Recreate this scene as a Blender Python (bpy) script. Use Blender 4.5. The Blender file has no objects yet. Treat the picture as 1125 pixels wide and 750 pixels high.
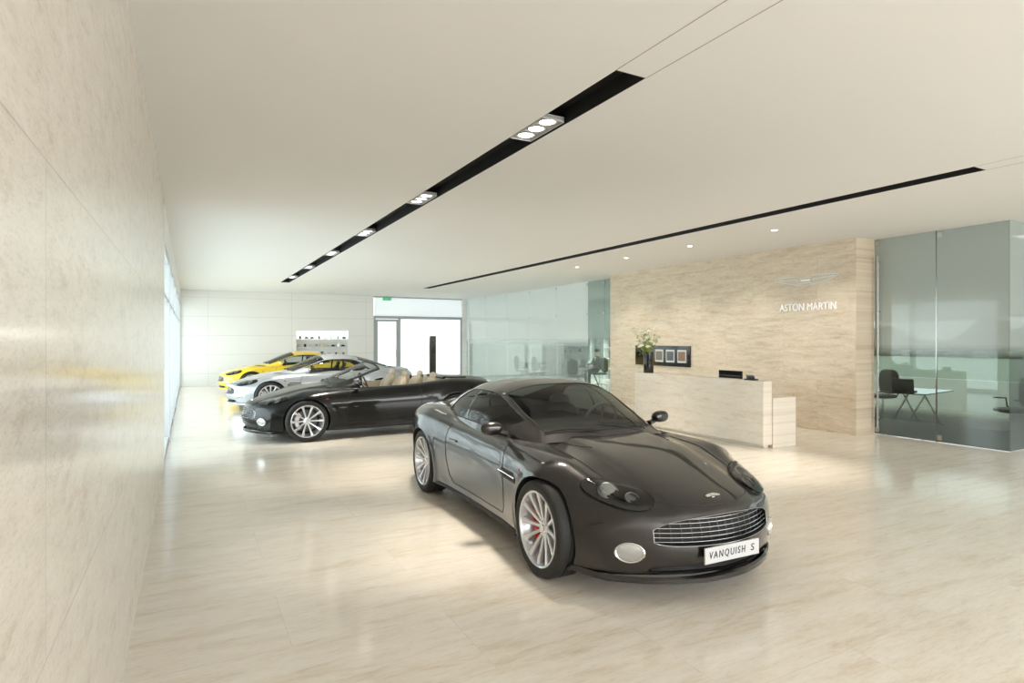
import bpy, math, random
import numpy as np
from mathutils import Vector, Matrix
from mathutils.bvhtree import BVHTree
random.seed(7)
sc=bpy.context.scene
COL=sc.collection
try:
    sc.view_settings.view_transform='Standard'
    sc.view_settings.exposure=.20
except Exception as e: print(e)

# ------------------------------------------------------------ mesh builder
class MB:
    def __init__(s): s.v=[];s.f=[];s.m=[]
    def add(s,vs,fs,mi=0,M=None):
        o=len(s.v)
        for v in vs:
            v=Vector(v)
            if M is not None: v=M@v
            s.v.append(v)
        for f in fs:
            s.f.append([i+o for i in f]); s.m.append(mi)
    def box(s,x0,x1,y0,y1,z0,z1,mi=0,M=None):
        vs=[(x0,y0,z0),(x1,y0,z0),(x1,y1,z0),(x0,y1,z0),(x0,y0,z1),(x1,y0,z1),(x1,y1,z1),(x0,y1,z1)]
        s.add(vs,[(0,3,2,1),(4,5,6,7),(0,1,5,4),(1,2,6,5),(2,3,7,6),(3,0,4,7)],mi,M)
    def lathe(s,prof,n=32,mi=0,M=None,cap=False):
        vs=[];fs=[]
        for r,z in prof:
            for k in range(n):
                a=2*math.pi*k/n; vs.append((r*math.cos(a),r*math.sin(a),z))
        for i in range(len(prof)-1):
            for k in range(n):
                k2=(k+1)%n
                fs.append((i*n+k,i*n+k2,(i+1)*n+k2,(i+1)*n+k))
        if cap:
            fs.append(tuple(range(n))[::-1]); fs.append(tuple((len(prof)-1)*n+k for k in range(n)))
        s.add(vs,fs,mi,M)
    def tube(s,pts,r,n=8,mi=0,closed=False,M=None):
        pts=[Vector(p) for p in pts]; N=len(pts)
        rs=r if isinstance(r,(list,tuple)) else [r]*N
        vs=[];fs=[];prev=None
        for i,p in enumerate(pts):
            if closed: t=pts[(i+1)%N]-pts[i-1]
            else: t=pts[min(i+1,N-1)]-pts[max(i-1,0)]
            if t.length<1e-9: t=Vector((0,0,1))
            t.normalize()
            if prev is None:
                up=Vector((0,0,1)) if abs(t.z)<.9 else Vector((1,0,0))
                nn=t.cross(up).normalized()
            else:
                nn=(prev-t*prev.dot(t))
                if nn.length<1e-6: nn=t.orthogonal()
                nn.normalize()
            prev=nn; b=t.cross(nn)
            for k in range(n):
                a=2*math.pi*k/n
                vs.append(p+nn*math.cos(a)*rs[i]+b*math.sin(a)*rs[i])
        for i in range(N if closed else N-1):
            j=(i+1)%N
            for k in range(n):
                k2=(k+1)%n
                fs.append((i*n+k,i*n+k2,j*n+k2,j*n+k))
        if not closed:
            fs.append(tuple(range(n))[::-1]); fs.append(tuple((N-1)*n+k for k in range(n)))
        s.add(vs,fs,mi,M)
    def sup(s,c,r,n=2.0,mi=0,M=None,nu=20,nv=12):
        """superellipsoid"""
        def sp(x,e): return math.copysign(abs(x)**e,x)
        e=2.0/n; vs=[];fs=[]
        for j in range(1,nv):
            b=-math.pi/2+math.pi*j/nv
            for i in range(nu):
                a=2*math.pi*i/nu
                vs.append((c[0]+r[0]*sp(math.cos(b),e)*sp(math.cos(a),e),c[1]+r[1]*sp(math.cos(b),e)*sp(math.sin(a),e),c[2]+r[2]*sp(math.sin(b),e)))
        vs.append((c[0],c[1],c[2]-r[2])); vs.append((c[0],c[1],c[2]+r[2]))
        B=len(vs)-2;T=len(vs)-1
        for j in range(nv-2):
            for i in range(nu):
                i2=(i+1)%nu
                fs.append((j*nu+i,j*nu+i2,(j+1)*nu+i2,(j+1)*nu+i))
        for i in range(nu):
            i2=(i+1)%nu
            fs.append((B,i2,i)); fs.append((T,(nv-2)*nu+i,(nv-2)*nu+i2))
        s.add(vs,fs,mi,M)
    def grid(s,rows,mi=0,M=None):
        n=len(rows[0]);vs=[p for r in rows for p in r];fs=[]
        for i in range(len(rows)-1):
            for k in range(n-1):
                fs.append((i*n+k,i*n+k+1,(i+1)*n+k+1,(i+1)*n+k))
        s.add(vs,fs,mi,M)
    def build(s,name,mats,parent=None,smooth=True,ang=35,bevel=0,label=None,recalc=True):
        me=bpy.data.meshes.new(name)
        me.from_pydata([tuple(v) for v in s.v],[],s.f)
        if not isinstance(mats,(list,tuple)): mats=[mats]
        for m in mats: me.materials.append(m)
        me.polygons.foreach_set('material_index',s.m)
        me.update()
        if recalc:
            import bmesh
            bm=bmesh.new(); bm.from_mesh(me); bmesh.ops.recalc_face_normals(bm,faces=bm.faces); bm.to_mesh(me); bm.free()
        if smooth:
            me.polygons.foreach_set('use_smooth',[True]*len(me.polygons))
            try: me.set_sharp_from_angle(angle=math.radians(ang))
            except Exception: pass
        ob=bpy.data.objects.new(name,me); COL.objects.link(ob)
        if parent is not None: ob.parent=parent
        if bevel>0:
            md=ob.modifiers.new('bevel','BEVEL'); md.width=bevel; md.segments=2; md.limit_method='ANGLE'
        if label: ob['label']=label
        return ob
def empty(name,loc,label,cat,rot=0,group=None):
    e=bpy.data.objects.new(name,None); COL.objects.link(e); e.location=loc; e.rotation_euler=(0,0,rot)
    e.empty_display_size=.1
    e['label']=label; e['category']=cat
    if group: e['group']=group
    return e
def tag(ob,label,cat,group=None):
    ob['label']=label; ob['category']=cat
    if group: ob['group']=group
    return ob
def struct(ob): ob['kind']='structure'; return ob
def text_mesh(txt,size,ext,M,mi,mb,shear=0,width=None,space=1):
    cu=bpy.data.curves.new('t','FONT'); cu.body=txt; cu.size=size; cu.extrude=ext; cu.shear=shear
    cu.align_x='CENTER'; cu.align_y='CENTER'; cu.resolution_u=4; cu.space_character=space
    o=bpy.data.objects.new('t',cu); COL.objects.link(o)
    dg=bpy.context.evaluated_depsgraph_get(); dg.update()
    me=bpy.data.meshes.new_from_object(o.evaluated_get(dg))
    vs=[v.co.copy() for v in me.vertices]
    if width and vs:
        x0=min(v.x for v in vs);x1=max(v.x for v in vs)
        for v in vs: v.x=(v.x-(x0+x1)/2)*width/(x1-x0)
    mb.add(vs,[list(p.vertices) for p in me.polygons],mi,M)
    bpy.data.objects.remove(o); bpy.data.meshes.remove(me)

# ------------------------------------------------------------ materials
def pm(name,col,metal=0,rough=.5,coat=0,emis=0,ecol=None,spec=.5,noise=0):
    m=bpy.data.materials.new(name); m.use_nodes=True; nt=m.node_tree; b=nt.nodes['Principled BSDF']
    b.inputs['Base Color'].default_value=(*col,1); b.inputs['Metallic'].default_value=metal
    b.inputs['Roughness'].default_value=rough; b.inputs['Coat Weight'].default_value=coat
    b.inputs['Coat Roughness'].default_value=.02; b.inputs['Specular IOR Level'].default_value=spec
    if emis: 
        b.inputs['Emission Color'].default_value=(*(ecol or col),1); b.inputs['Emission Strength'].default_value=emis
    if noise:
        n=nt.nodes.new('ShaderNodeTexNoise'); n.inputs['Scale'].default_value=noise
        r=nt.nodes.new('ShaderNodeMapRange'); r.inputs[3].default_value=rough*.85; r.inputs[4].default_value=min(1,rough*1.15)
        nt.links.new(n.outputs[0],r.inputs[0]); nt.links.new(r.outputs[0],b.inputs['Roughness'])
    return m
def travertine(name,u,v,slab,rough,cols,off=(0,0),vs=1.0,lines=.35,bricko=.5,streak=.90,us=1.0):
    m=bpy.data.materials.new(name); m.use_nodes=True; nt=m.node_tree; N=nt.nodes; L=nt.links; b=N['Principled BSDF']
    g=N.new('ShaderNodeNewGeometry'); sp=N.new('ShaderNodeSeparateXYZ'); L.new(g.outputs['Position'],sp.inputs[0])
    def math_(op,a,bv):
        n=N.new('ShaderNodeMath'); n.operation=op
        for i,x in enumerate((a,bv)):
            if isinstance(x,(int,float)): n.inputs[i].default_value=x
            else: L.new(x,n.inputs[i])
        return n.outputs[0]
    U=math_('ADD',sp.outputs[u],off[0]+40); V=math_('ADD',sp.outputs[v],off[1]+40)
    c=N.new('ShaderNodeCombineXYZ'); L.new(U,c.inputs[0]); L.new(V,c.inputs[1])
    br=N.new('ShaderNodeTexBrick'); L.new(c.outputs[0],br.inputs['Vector']); br.offset=bricko
    br.inputs['Scale'].default_value=1; br.inputs['Brick Width'].default_value=slab[0]; br.inputs['Row Height'].default_value=slab[1]
    br.inputs['Mortar Size'].default_value=.003; br.inputs['Mortar Smooth'].default_value=0
    br.inputs['Color1'].default_value=(0,0,0,1); br.inputs['Color2'].default_value=(1,1,1,1); br.inputs['Mortar'].default_value=(.5,.5,.5,1)
    rnd=math_('MULTIPLY',br.outputs['Color'],17.0)
    c2=N.new('ShaderNodeCombineXYZ'); L.new(math_('MULTIPLY',U,.6*vs*us),c2.inputs[0]); L.new(math_('MULTIPLY',V,3.4*vs),c2.inputs[1]); L.new(rnd,c2.inputs[2])
    n1=N.new('ShaderNodeTexNoise'); n1.inputs['Scale'].default_value=1.3; n1.inputs['Detail'].default_value=12; n1.inputs['Roughness'].default_value=.78; n1.inputs['Distortion'].default_value=.3
    L.new(c2.outputs[0],n1.inputs['Vector'])
    r1=N.new('ShaderNodeValToRGB'); L.new(n1.outputs[0],r1.inputs[0])
    e=r1.color_ramp.elements; e[0].position=.34; e[0].color=(*cols[0],1); e[1].position=.64; e[1].color=(*cols[2],1)
    k=r1.color_ramp.elements.new(.47); k.color=(*cols[1],1)
    c3=N.new('ShaderNodeCombineXYZ'); L.new(math_('MULTIPLY',U,6*vs*us),c3.inputs[0]); L.new(math_('MULTIPLY',V,36*vs),c3.inputs[1]); L.new(rnd,c3.inputs[2])
    n2=N.new('ShaderNodeTexNoise'); n2.inputs['Scale'].default_value=1.0; n2.inputs['Detail'].default_value=8; n2.inputs['Roughness'].default_value=.8
    L.new(c3.outputs[0],n2.inputs['Vector'])
    mr=N.new('ShaderNodeMapRange'); mr.inputs[1].default_value=.38; mr.inputs[2].default_value=.50; mr.inputs[3].default_value=streak; mr.inputs[4].default_value=1.0
    L.new(n2.outputs[0],mr.inputs[0])
    mx=N.new('ShaderNodeMix'); mx.data_type='RGBA'; mx.blend_type='MULTIPLY'; mx.inputs[0].default_value=1
    L.new(r1.outputs[0],mx.inputs[6]); L.new(mr.outputs[0],mx.inputs[7])
    mo=math_('SUBTRACT',1.0,math_('MULTIPLY',br.outputs['Fac'],lines))
    mx2=N.new('ShaderNodeMix'); mx2.data_type='RGBA'; mx2.blend_type='MULTIPLY'; mx2.inputs[0].default_value=1
    L.new(mx.outputs[2],mx2.inputs[6]); L.new(mo,mx2.inputs[7])
    L.new(mx2.outputs[2],b.inputs['Base Color'])
    b.inputs['Roughness'].default_value=rough
    return m
def glass_mat(name,tint,ior=1.5,refl=1.0,frost=None,fcol=(.4,.45,.43),flow=None):
    m=bpy.data.materials.new(name); m.use_nodes=True; nt=m.node_tree; N=nt.nodes; L=nt.links
    out=N['Material Output']; N.remove(N['Principled BSDF'])
    tr=N.new('ShaderNodeBsdfTransparent'); tr.inputs[0].default_value=(*tint,1)
    gl=N.new('ShaderNodeBsdfGlossy'); gl.inputs['Roughness'].default_value=.01
    lw=N.new('ShaderNodeFresnel'); lw.inputs['IOR'].default_value=ior
    ml=N.new('ShaderNodeMath'); ml.operation='MULTIPLY'; ml.inputs[1].default_value=refl; ml.use_clamp=True; L.new(lw.outputs[0],ml.inputs[0])
    mix=N.new('ShaderNodeMixShader'); L.new(ml.outputs[0],mix.inputs[0]); L.new(tr.outputs[0],mix.inputs[1]); L.new(gl.outputs[0],mix.inputs[2])
    last=mix.outputs[0]
    if frost:
        g=N.new('ShaderNodeNewGeometry'); sp=N.new('ShaderNodeSeparateXYZ'); L.new(g.outputs['Position'],sp.inputs[0])
        rp=N.new('ShaderNodeValToRGB'); mr=N.new('ShaderNodeMapRange'); mr.inputs[2].default_value=3.6; L.new(sp.outputs[2],mr.inputs[0]); L.new(mr.outputs[0],rp.inputs[0])
        el=rp.color_ramp.elements
        while len(el)>1: el.remove(el[-1])
        el[0].position=0; el[0].color=(frost[0][1],)*3+(1,)
        for z,f in frost[1:]:
            k=el.new(z/3.6); k.color=(f,f,f,1)
        pb=N.new('ShaderNodeBsdfPrincipled'); pb.inputs['Base Color'].default_value=(*fcol,1); pb.inputs['Roughness'].default_value=.12
        if flow:
            r2=N.new('ShaderNodeValToRGB'); L.new(mr.outputs[0],r2.inputs[0]); q=r2.color_ramp.elements
            q[0].position=.22; q[0].color=(*flow,1); q[1].position=.36; q[1].color=(*fcol,1); L.new(r2.outputs[0],pb.inputs['Base Color'])
        m2=N.new('ShaderNodeMixShader'); L.new(rp.outputs[0],m2.inputs[0]); L.new(last,m2.inputs[1]); L.new(pb.outputs[0],m2.inputs[2]); last=m2.outputs[0]
    L.new(last,out.inputs[0])
    return m

M_floor=travertine('floor_travertine',0,1,(1.8,.75),.14,((.68,.59,.47),(.785,.725,.63),(.835,.80,.73)),vs=1.9,lines=.09,streak=.90)
M_lwall=travertine('polished_travertine',1,2,(2.2,1.17),.15,((.64,.57,.48),(.75,.70,.62),(.81,.77,.70)),off=(.06,.0),vs=2.6,us=2.0,lines=.2,streak=.86)
M_rwall=travertine('honed_travertine',1,2,(1.45,1.17),.35,((.50,.40,.28),(.65,.55,.42),(.74,.66,.53)),vs=2.3,lines=.18,streak=.80)
M_desk=travertine('desk_travertine',1,2,(3,1.2),.3,((.64,.55,.44),(.77,.70,.60),(.82,.77,.69)),vs=2.1,lines=0)
M_ceil=pm('ceiling_plaster',(.86,.855,.84),rough=.9,noise=3)
M_white=pm('white_paint',(.82,.82,.81),rough=.5,noise=4)
M_black=pm('matte_black',(.012,.012,.012),rough=.6,noise=5)
M_gblack=pm('gloss_black',(.01,.01,.01),rough=.08,coat=.3)
M_rub=pm('tyre_rubber',(.016,.016,.016),rough=.65,noise=40)
M_chrome=pm('chrome',(.85,.85,.85),metal=1,rough=.07)
M_steel=pm('brushed_steel',(.5,.5,.5),metal=1,rough=.3,noise=30)
M_disc=pm('disc_steel',(.10,.10,.10),metal=1,rough=.4,noise=30)
M_alloy=pm('alloy_silver',(.68,.71,.75),metal=.45,rough=.22,coat=.6)
M_dchrome=pm('dark_chrome',(.25,.25,.25),metal=1,rough=.2)
M_gbar=pm('grille_bar',(.42,.44,.46),metal=1,rough=.15)
M_gup=pm('grille_dark_bar',(.08,.08,.08),metal=1,rough=.3)
M_red=pm('caliper_red',(.8,.01,.01),rough=.35)
M_lamp=pm('lamp_glow',(1,.93,.8),emis=9,ecol=(1,.95,.86))
M_lens=pm('headlamp_lens',(.50,.53,.56),metal=.8,rough=.10,coat=1)
M_dlens=pm('headlamp_dark_lens',(.16,.17,.18),metal=.7,rough=.05,coat=1)
M_plate=pm('plate_white',(.56,.57,.58),rough=.4)
M_ink=pm('plate_ink',(.02,.02,.025),rough=.5)
M_paintG=pm('paint_tungsten',(.023,.0217,.0208),metal=.7,rough=.30,coat=1,spec=.4,noise=900)
M_paintB=pm('paint_black',(.0035,.0045,.0045),metal=0,rough=.3,coat=.5,spec=.15)
M_paintS=pm('paint_silver',(.48,.51,.55),metal=.7,rough=.28,coat=1)
M_paintY=pm('paint_yellow',(.88,.60,.01),metal=.0,rough=.3,coat=.7)
M_leatherT=pm('cream_leather',(.62,.52,.39),rough=.5,noise=60)
M_leatherD=pm('dark_leather',(.08,.075,.07),rough=.5,noise=60)
M_interior=pm('interior_black',(.022,.021,.02),rough=.7,noise=20)
M_cglass=glass_mat('car_glass',(.76,.80,.77),1.5,.8)
M_lglass=glass_mat('lamp_cover_glass',(.95,.96,.96),1.5,1.3)
M_wglass=glass_mat('window_glass',(.93,.97,.96),1.45,.7)
M_fglass=glass_mat('partition_glass',(.84,.91,.89),1.5,.8,frost=[(0,.2),(.45,.05),(1.45,.06),(1.75,.80),(3.5,.85)],fcol=(.78,.83,.81))
M_dglass=glass_mat('green_door_glass',(.82,.89,.86),1.4,.4,frost=[(0,.02),(1.55,.01),(1.75,.5),(3.5,.55)],fcol=(.33,.41,.38))
M_rglass=glass_mat('office_glass',(.78,.85,.82),1.5,.8,frost=[(0,.8),(.42,.7),(.56,.04),(1.42,.04),(1.62,.70),(3.5,.76)],fcol=(.44,.50,.47),flow=(.10,.13,.13))
M_tail=pm('tail_lamp_red',(.35,.01,.01),rough=.1,coat=1)

# ------------------------------------------------------------ camera
TH=math.radians(28.4)
cam=bpy.data.cameras.new('camera'); co=bpy.data.objects.new('camera',cam); COL.objects.link(co)
co.location=(0,0,1.70); co.rotation_euler=(math.pi/2,0,-TH)
cam.sensor_width=36; cam.lens=655/1125*36; cam.shift_y=-2/1125; cam.clip_start=.02; cam.clip_end=3000
sc.camera=co

# ------------------------------------------------------------ room shell
H=3.51; XL=-.295; XR=10.37; XG=10.91; YB=24.5; XO=16.0; Y0=-6.0
def sbox(name,x0,x1,y0,y1,z0,z1,mat):
    mb=MB(); mb.box(x0,x1,y0,y1,z0,z1); o=mb.build(name,mat,smooth=False); return struct(o)
sbox('floor',XL-.3,XO+.3,Y0-.3,YB+.3,-.12,0,M_floor)
S1=(2.52,2.78); S2=(7.22,7.48); SY=(3.19,20.0)
mb=MB()
T=H+.12
for (a,b) in ((XL-.3,S1[0]),(S1[1],S2[0]),(S2[1],XO+.3)): mb.box(a,b,SY[0],SY[1],H,T)
mb.box(XL-.3,XO+.3,Y0-.3,SY[0],H,T); mb.box(XL-.3,XO+.3,SY[1],YB+.3,H,T)
struct(mb.build('ceiling',M_ceil,smooth=False))
for i,S in enumerate((S1,S2)):
    mb=MB(); e=.004
    mb.box(S[0],S[0]+e,SY[0],SY[1],H+.001,H+.3); mb.box(S[1]-e,S[1],SY[0],SY[1],H+.001,H+.3)
    mb.box(S[0],S[1],SY[0],SY[0]+e,H+.001,H+.3); mb.box(S[0],S[1],SY[1]-e,SY[1],H+.001,H+.3)
    mb.box(S[0],S[1],SY[0],SY[1],H+.13,H+.14)
    struct(mb.build('trim_%d'%(i+1),M_black,smooth=False))
    mb=MB()
    for x in S: mb.box(x-.003,x+.003,Y0,SY[0],H-.001,H+.01)
    struct(mb.build('trim_%d'%(i+3),pm('seam%d'%i,(.35,.32,.28),rough=.9),smooth=False))
WY=9.08
sbox('wall_left',XL-.3,XL,Y0,WY,0,H,M_lwall)
sbox('wall_left_header',XL-.3,XL,WY,YB,3.03,H,M_white)
M_frame=pm('white_frame',(.60,.64,.67),rough=.35)
ys=[WY+(YB-WY)*i/6 for i in range(7)]
for i in range(6):
    mb=MB(); a,b=ys[i],ys[i+1]
    for yy in (a+.03,b-.03): mb.box(XL-.16,XL-.0,yy-.03,yy+.03,0,3.03)
    for zz in (.03,3.0): mb.box(XL-.14,XL-.02,a,b,zz-.03,zz+.03)
    mb.box(XL-.14,XL-.02,a,b,2.32,2.37)
    w=struct(mb.build('window_%d'%(i+1),M_frame,smooth=False))
    g=MB(); g.box(XL-.10,XL-.09,a+.06,b-.06,.06,2.97); g.build('glass',M_wglass,parent=w,smooth=False)
mb=MB()
NX0,NX1,NZ0,NZ1=3.67,5.67,1.08,2.06; DX0,DX1=6.72,10.72
mb.box(XL-.3,NX0,YB,YB+.3,0,H); mb.box(NX1,DX0,YB,YB+.3,0,H)
mb.box(NX0,NX1,YB,YB+.3,0,NZ0); mb.box(NX0,NX1,YB,YB+.3,NZ1,H); mb.box(NX0,NX1,YB+.26,YB+.3,NZ0,NZ1)
mb.box(DX1,XO+.3,YB,YB+.3,0,H)
M_panel=travertine('white_panels',0,2,(2.9,.70),.35,((.83,.82,.80),)*3,lines=.45,bricko=0,off=(.0,.15),streak=1.0)
struct(mb.build('wall_back',M_panel,smooth=False))
mb=MB()
for x in (DX0+.04,DX0+1.12,DX1-.04): mb.box(x-.04,x+.04,YB+.02,YB+.12,0,2.6)
mb.box(DX0,DX1,YB+.02,YB+.12,2.58,2.70); mb.box(DX0,DX1,YB+.02,YB+.12,H-.05,H)
mb.box(DX0,DX1,YB+.03,YB+.11,0,.06)
M_gframe=pm('grey_frame',(.42,.45,.46),rough=.4)
w=struct(mb.build('window_7',M_gframe,smooth=False))
M_opal=pm('glowing_opal_glass',(.80,.86,.88),rough=.3,emis=.35,ecol=(.9,.95,1))  # emission put in to imitate light coming through the transom pane
g=MB(); g.box(DX0+.05,DX1-.05,YB+.06,YB+.07,2.70,H-.05); g.build('glass',M_opal,parent=w,smooth=False)
M_bopal=pm('glowing_frosted_glass',(.85,.88,.88),rough=.3,emis=.6,ecol=(.95,.98,1))  # glow in the material stands in for light behind the panes
g=MB(); g.box(DX0+1.16,DX1-.08,YB+.06,YB+.07,.06,2.58); g.build('glass',M_bopal,parent=w,smooth=False)
mb=MB(); mb.box(DX0+.08,DX0+1.08,YB+.04,YB+.09,.02,.12);mb.box(DX0+.08,DX0+1.08,YB+.04,YB+.09,2.46,2.56);mb.box(DX0+.08,DX0+.18,YB+.04,YB+.09,.12,2.46);mb.box(DX0+.98,DX0+1.08,YB+.04,YB+.09,.12,2.46)
d=struct(mb.build('door_1',M_gframe,smooth=False))
g=MB(); g.box(DX0+.18,DX0+.98,YB+.06,YB+.07,.12,2.46); g.build('glass',M_bopal,parent=d,smooth=False)
g=MB(); g.tube([(DX0+.95,YB+.03,.95),(DX0+.95,YB-.03,.95),(DX0+.95,YB-.03,1.25),(DX0+.95,YB+.03,1.25)],.012); g.build('handle',M_steel,parent=d)
mb=MB(); mb.box(7.1,7.45,YB-.05,YB+.02,3.34,3.47); o=mb.build('exit_light',pm('exitg',(.10,.45,.22),emis=.35),smooth=False); tag(o,'small green emergency light box above the door','sign')
sbox('wall_right',XR,XG,6.38,13.39,0,H,M_rwall)
mb=MB(); mb.box(XO,XO+.3,Y0,YB,0,.75); mb.box(XO,XO+.3,Y0,YB,2.2,H)
for y in np.arange(Y0,YB,4.0): mb.box(XO,XO+.3,y,y+.15,.75,2.2)
struct(mb.build('wall_office',pm('office_paint',(.50,.54,.52),rough=.7),smooth=False))
for i in range(8):
    g=MB(); y=Y0+i*4+.15; g.box(XO+.12,XO+.13,y,min(y+3.85,YB),.75,2.2); struct(g.build('window_%d'%(60+i),M_wglass,smooth=False))
mb=MB(); mb.box(XL-.3,XO+.3,Y0-.3,Y0,0,.1); mb.box(XL-.3,XO+.3,Y0-.3,Y0,3.2,H)
for x in np.linspace(XL-.3,XO+.2,8): mb.box(x,x+.1,Y0-.2,Y0-.05,.1,3.2)
struct(mb.build('wall_front',M_frame,smooth=False))
fy=[13.39,14.35,15.2,17.0,18.8,20.6,22.5,YB]
for i in range(7):
    mb=MB(); mb.box(XG,XG+.012,fy[i]+.006,fy[i+1]-.006,.01,H-.005)
    w=struct(mb.build('window_%d'%(20+i),M_fglass if i>1 else M_dglass,smooth=False))
    for z in (.06,2.5,3.42):
        g=MB(); g.box(XG-.012,XG+.024,fy[i]+.01,fy[i]+.07,z-.03,z+.03); g.build('clamp',M_steel,parent=w,smooth=False)
mb=MB(); y=24.05
mb.tube([(XG-.08,y,.1),(XG-.08,y,2.4)],.02)
for z in (.5,2.0): mb.tube([(XG-.08,y,z),(XG,y,z)],.012)
o=mb.build('door_2',M_steel); struct(o)
ry=[4.36,5.36,6.38]
for i in range(2):
    mb=MB(); mb.box(XG,XG+.012,ry[i]+.004,ry[i+1]-.004,.01,H-.005)
    w=struct(mb.build('window_%d'%(30+i),M_rglass,smooth=False))
    for z in (.08,3.43): g=MB(); g.box(XG-.012,XG+.024,ry[i+1]-.09,ry[i+1]-.02,z-.04,z+.04); g.build('clamp',M_steel,parent=w,smooth=False)
sbox('trim_9',XG-.002,XG+.014,5.352,5.368,0,H,M_dchrome)
for i,(a,b) in enumerate(((XG,12.2),(12.2,13.5),(13.5,14.8),(14.8,XO))):
    mb=MB(); mb.box(a+.004,b-.004,4.348,4.36,.01,H-.005); struct(mb.build('window_%d'%(40+i),M_rglass,smooth=False))
mb=MB(); mb.tube([(XG-.07,6.28,.12),(XG-.07,6.28,3.2)],.016)
for z in (.3,1.2,2.2,3.1): mb.tube([(XG-.07,6.28,z),(XG+.0,6.28,z)],.01)
struct(mb.build('door_3',M_steel))
mb=MB(); mb.box(-400,1200,-400,1200,-.3,-.14); o=mb.build('ground',pm('lawn',(.20,.225,.16),rough=.9,noise=.3),smooth=False); struct(o)
mb=MB(); rows=[]
random.seed(3)
hy=np.linspace(-60,120,120)
hh=[3.0+1.3*math.sin(y*.31)+.9*math.sin(y*.83+1)+random.uniform(-.4,.4) for y in hy]
mb.grid([[(70+1.2*math.sin(y),y,-.14) for y in hy],[(69.5+.8*math.sin(y*1.7),y,h*.5) for y,h in zip(hy,hh)],[(71,y,h) for y,h in zip(hy,hh)],[(74,y,-.14) for y in hy]])
o=mb.build('hedge',pm('hedge_green',(.06,.08,.05),rough=.9,noise=2)); tag(o,'distant dark green hedge beyond the office windows','hedge')
random.seed(7)

# ------------------------------------------------------------ CAR
def pchip(xs,ys):
    xs=list(xs);ys=list(ys);n=len(xs)
    h=[xs[i+1]-xs[i] for i in range(n-1)]; d=[(ys[i+1]-ys[i])/h[i] for i in range(n-1)]
    m=[d[0]]
    for i in range(1,n-1):
        if d[i-1]*d[i]<=0: m.append(0)
        else:
            w1=2*h[i]+h[i-1];w2=h[i]+2*h[i-1]; m.append((w1+w2)/(w1/d[i-1]+w2/d[i]))
    m.append(d[-1])
    def f(x):
        if x<=xs[0]: return ys[0]
        if x>=xs[-1]: return ys[-1]
        i=0
        while x>xs[i+1]: i+=1
        t=(x-xs[i])/h[i]; t2=t*t;t3=t2*t
        return (2*t3-3*t2+1)*ys[i]+(t3-2*t2+t)*h[i]*m[i]+(-2*t3+3*t2)*ys[i+1]+(t3-t2)*h[i]*m[i+1]
    return f
def sst(t): t=max(0,min(1,t)); return t*t*(3-2*t)
def catmull(P,sub):
    P=[Vector((-P[1][0],P[1][1]))]+[Vector(p) for p in P]+[Vector((-P[-2][0],P[-2][1]))]
    out=[]
    for i in range(1,len(P)-2):
        for k in range(sub[i-1]):
            t=k/sub[i-1]; p0,p1,p2,p3=P[i-1],P[i],P[i+1],P[i+2]
            out.append(.5*((2*p1)+(p2-p0)*t+(2*p0-5*p1+4*p2-p3)*t*t+(3*p1-p0-3*p2+p3)*t**3))
    out.append(P[-2].copy())
    return out
BX=[-2.38,-2.30,-2.1,-1.75,-1.345,-1.0,-.6,0,.55,.95,1.345,1.75,2.05,2.17,2.235]
BW=pchip(BX,[.74,.81,.875,.935,.962,.932,.895,.880,.885,.918,.950,.922,.868,.815,.765])
BZC=pchip(BX,[.84,.915,.955,.98,.98,.97,.95,.935,.925,.902,.855,.780,.695,.645,.60])
BZ5=pchip(BX,[.80,.875,.915,.950,.962,.930,.885,.862,.850,.848,.836,.768,.672,.615,.565])
BZB=pchip(BX,[.34,.30,.24,.19,.17,.16,.16,.16,.16,.16,.16,.17,.17,.175,.20])
BK5=pchip(BX,[.80,.80,.80,.80,.80,.82,.85,.86,.85,.82,.79,.77,.78,.80,.80])
VAL=pchip([-2.4,.6,1.0,1.6,2.0,2.235],[.010,.010,.024,.026,.011,.004])
def bend_body(x,y,z):
    t=sst((x-1.2)/1.0)
    x2=x-t*(.56*y*y+.62*(z-.38)**2)
    t=sst((-1.45-x)/.85)
    return x2+t*(.28*y*y+.5*(z-.62)**2)
WR=.345; ARC=.372
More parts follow.
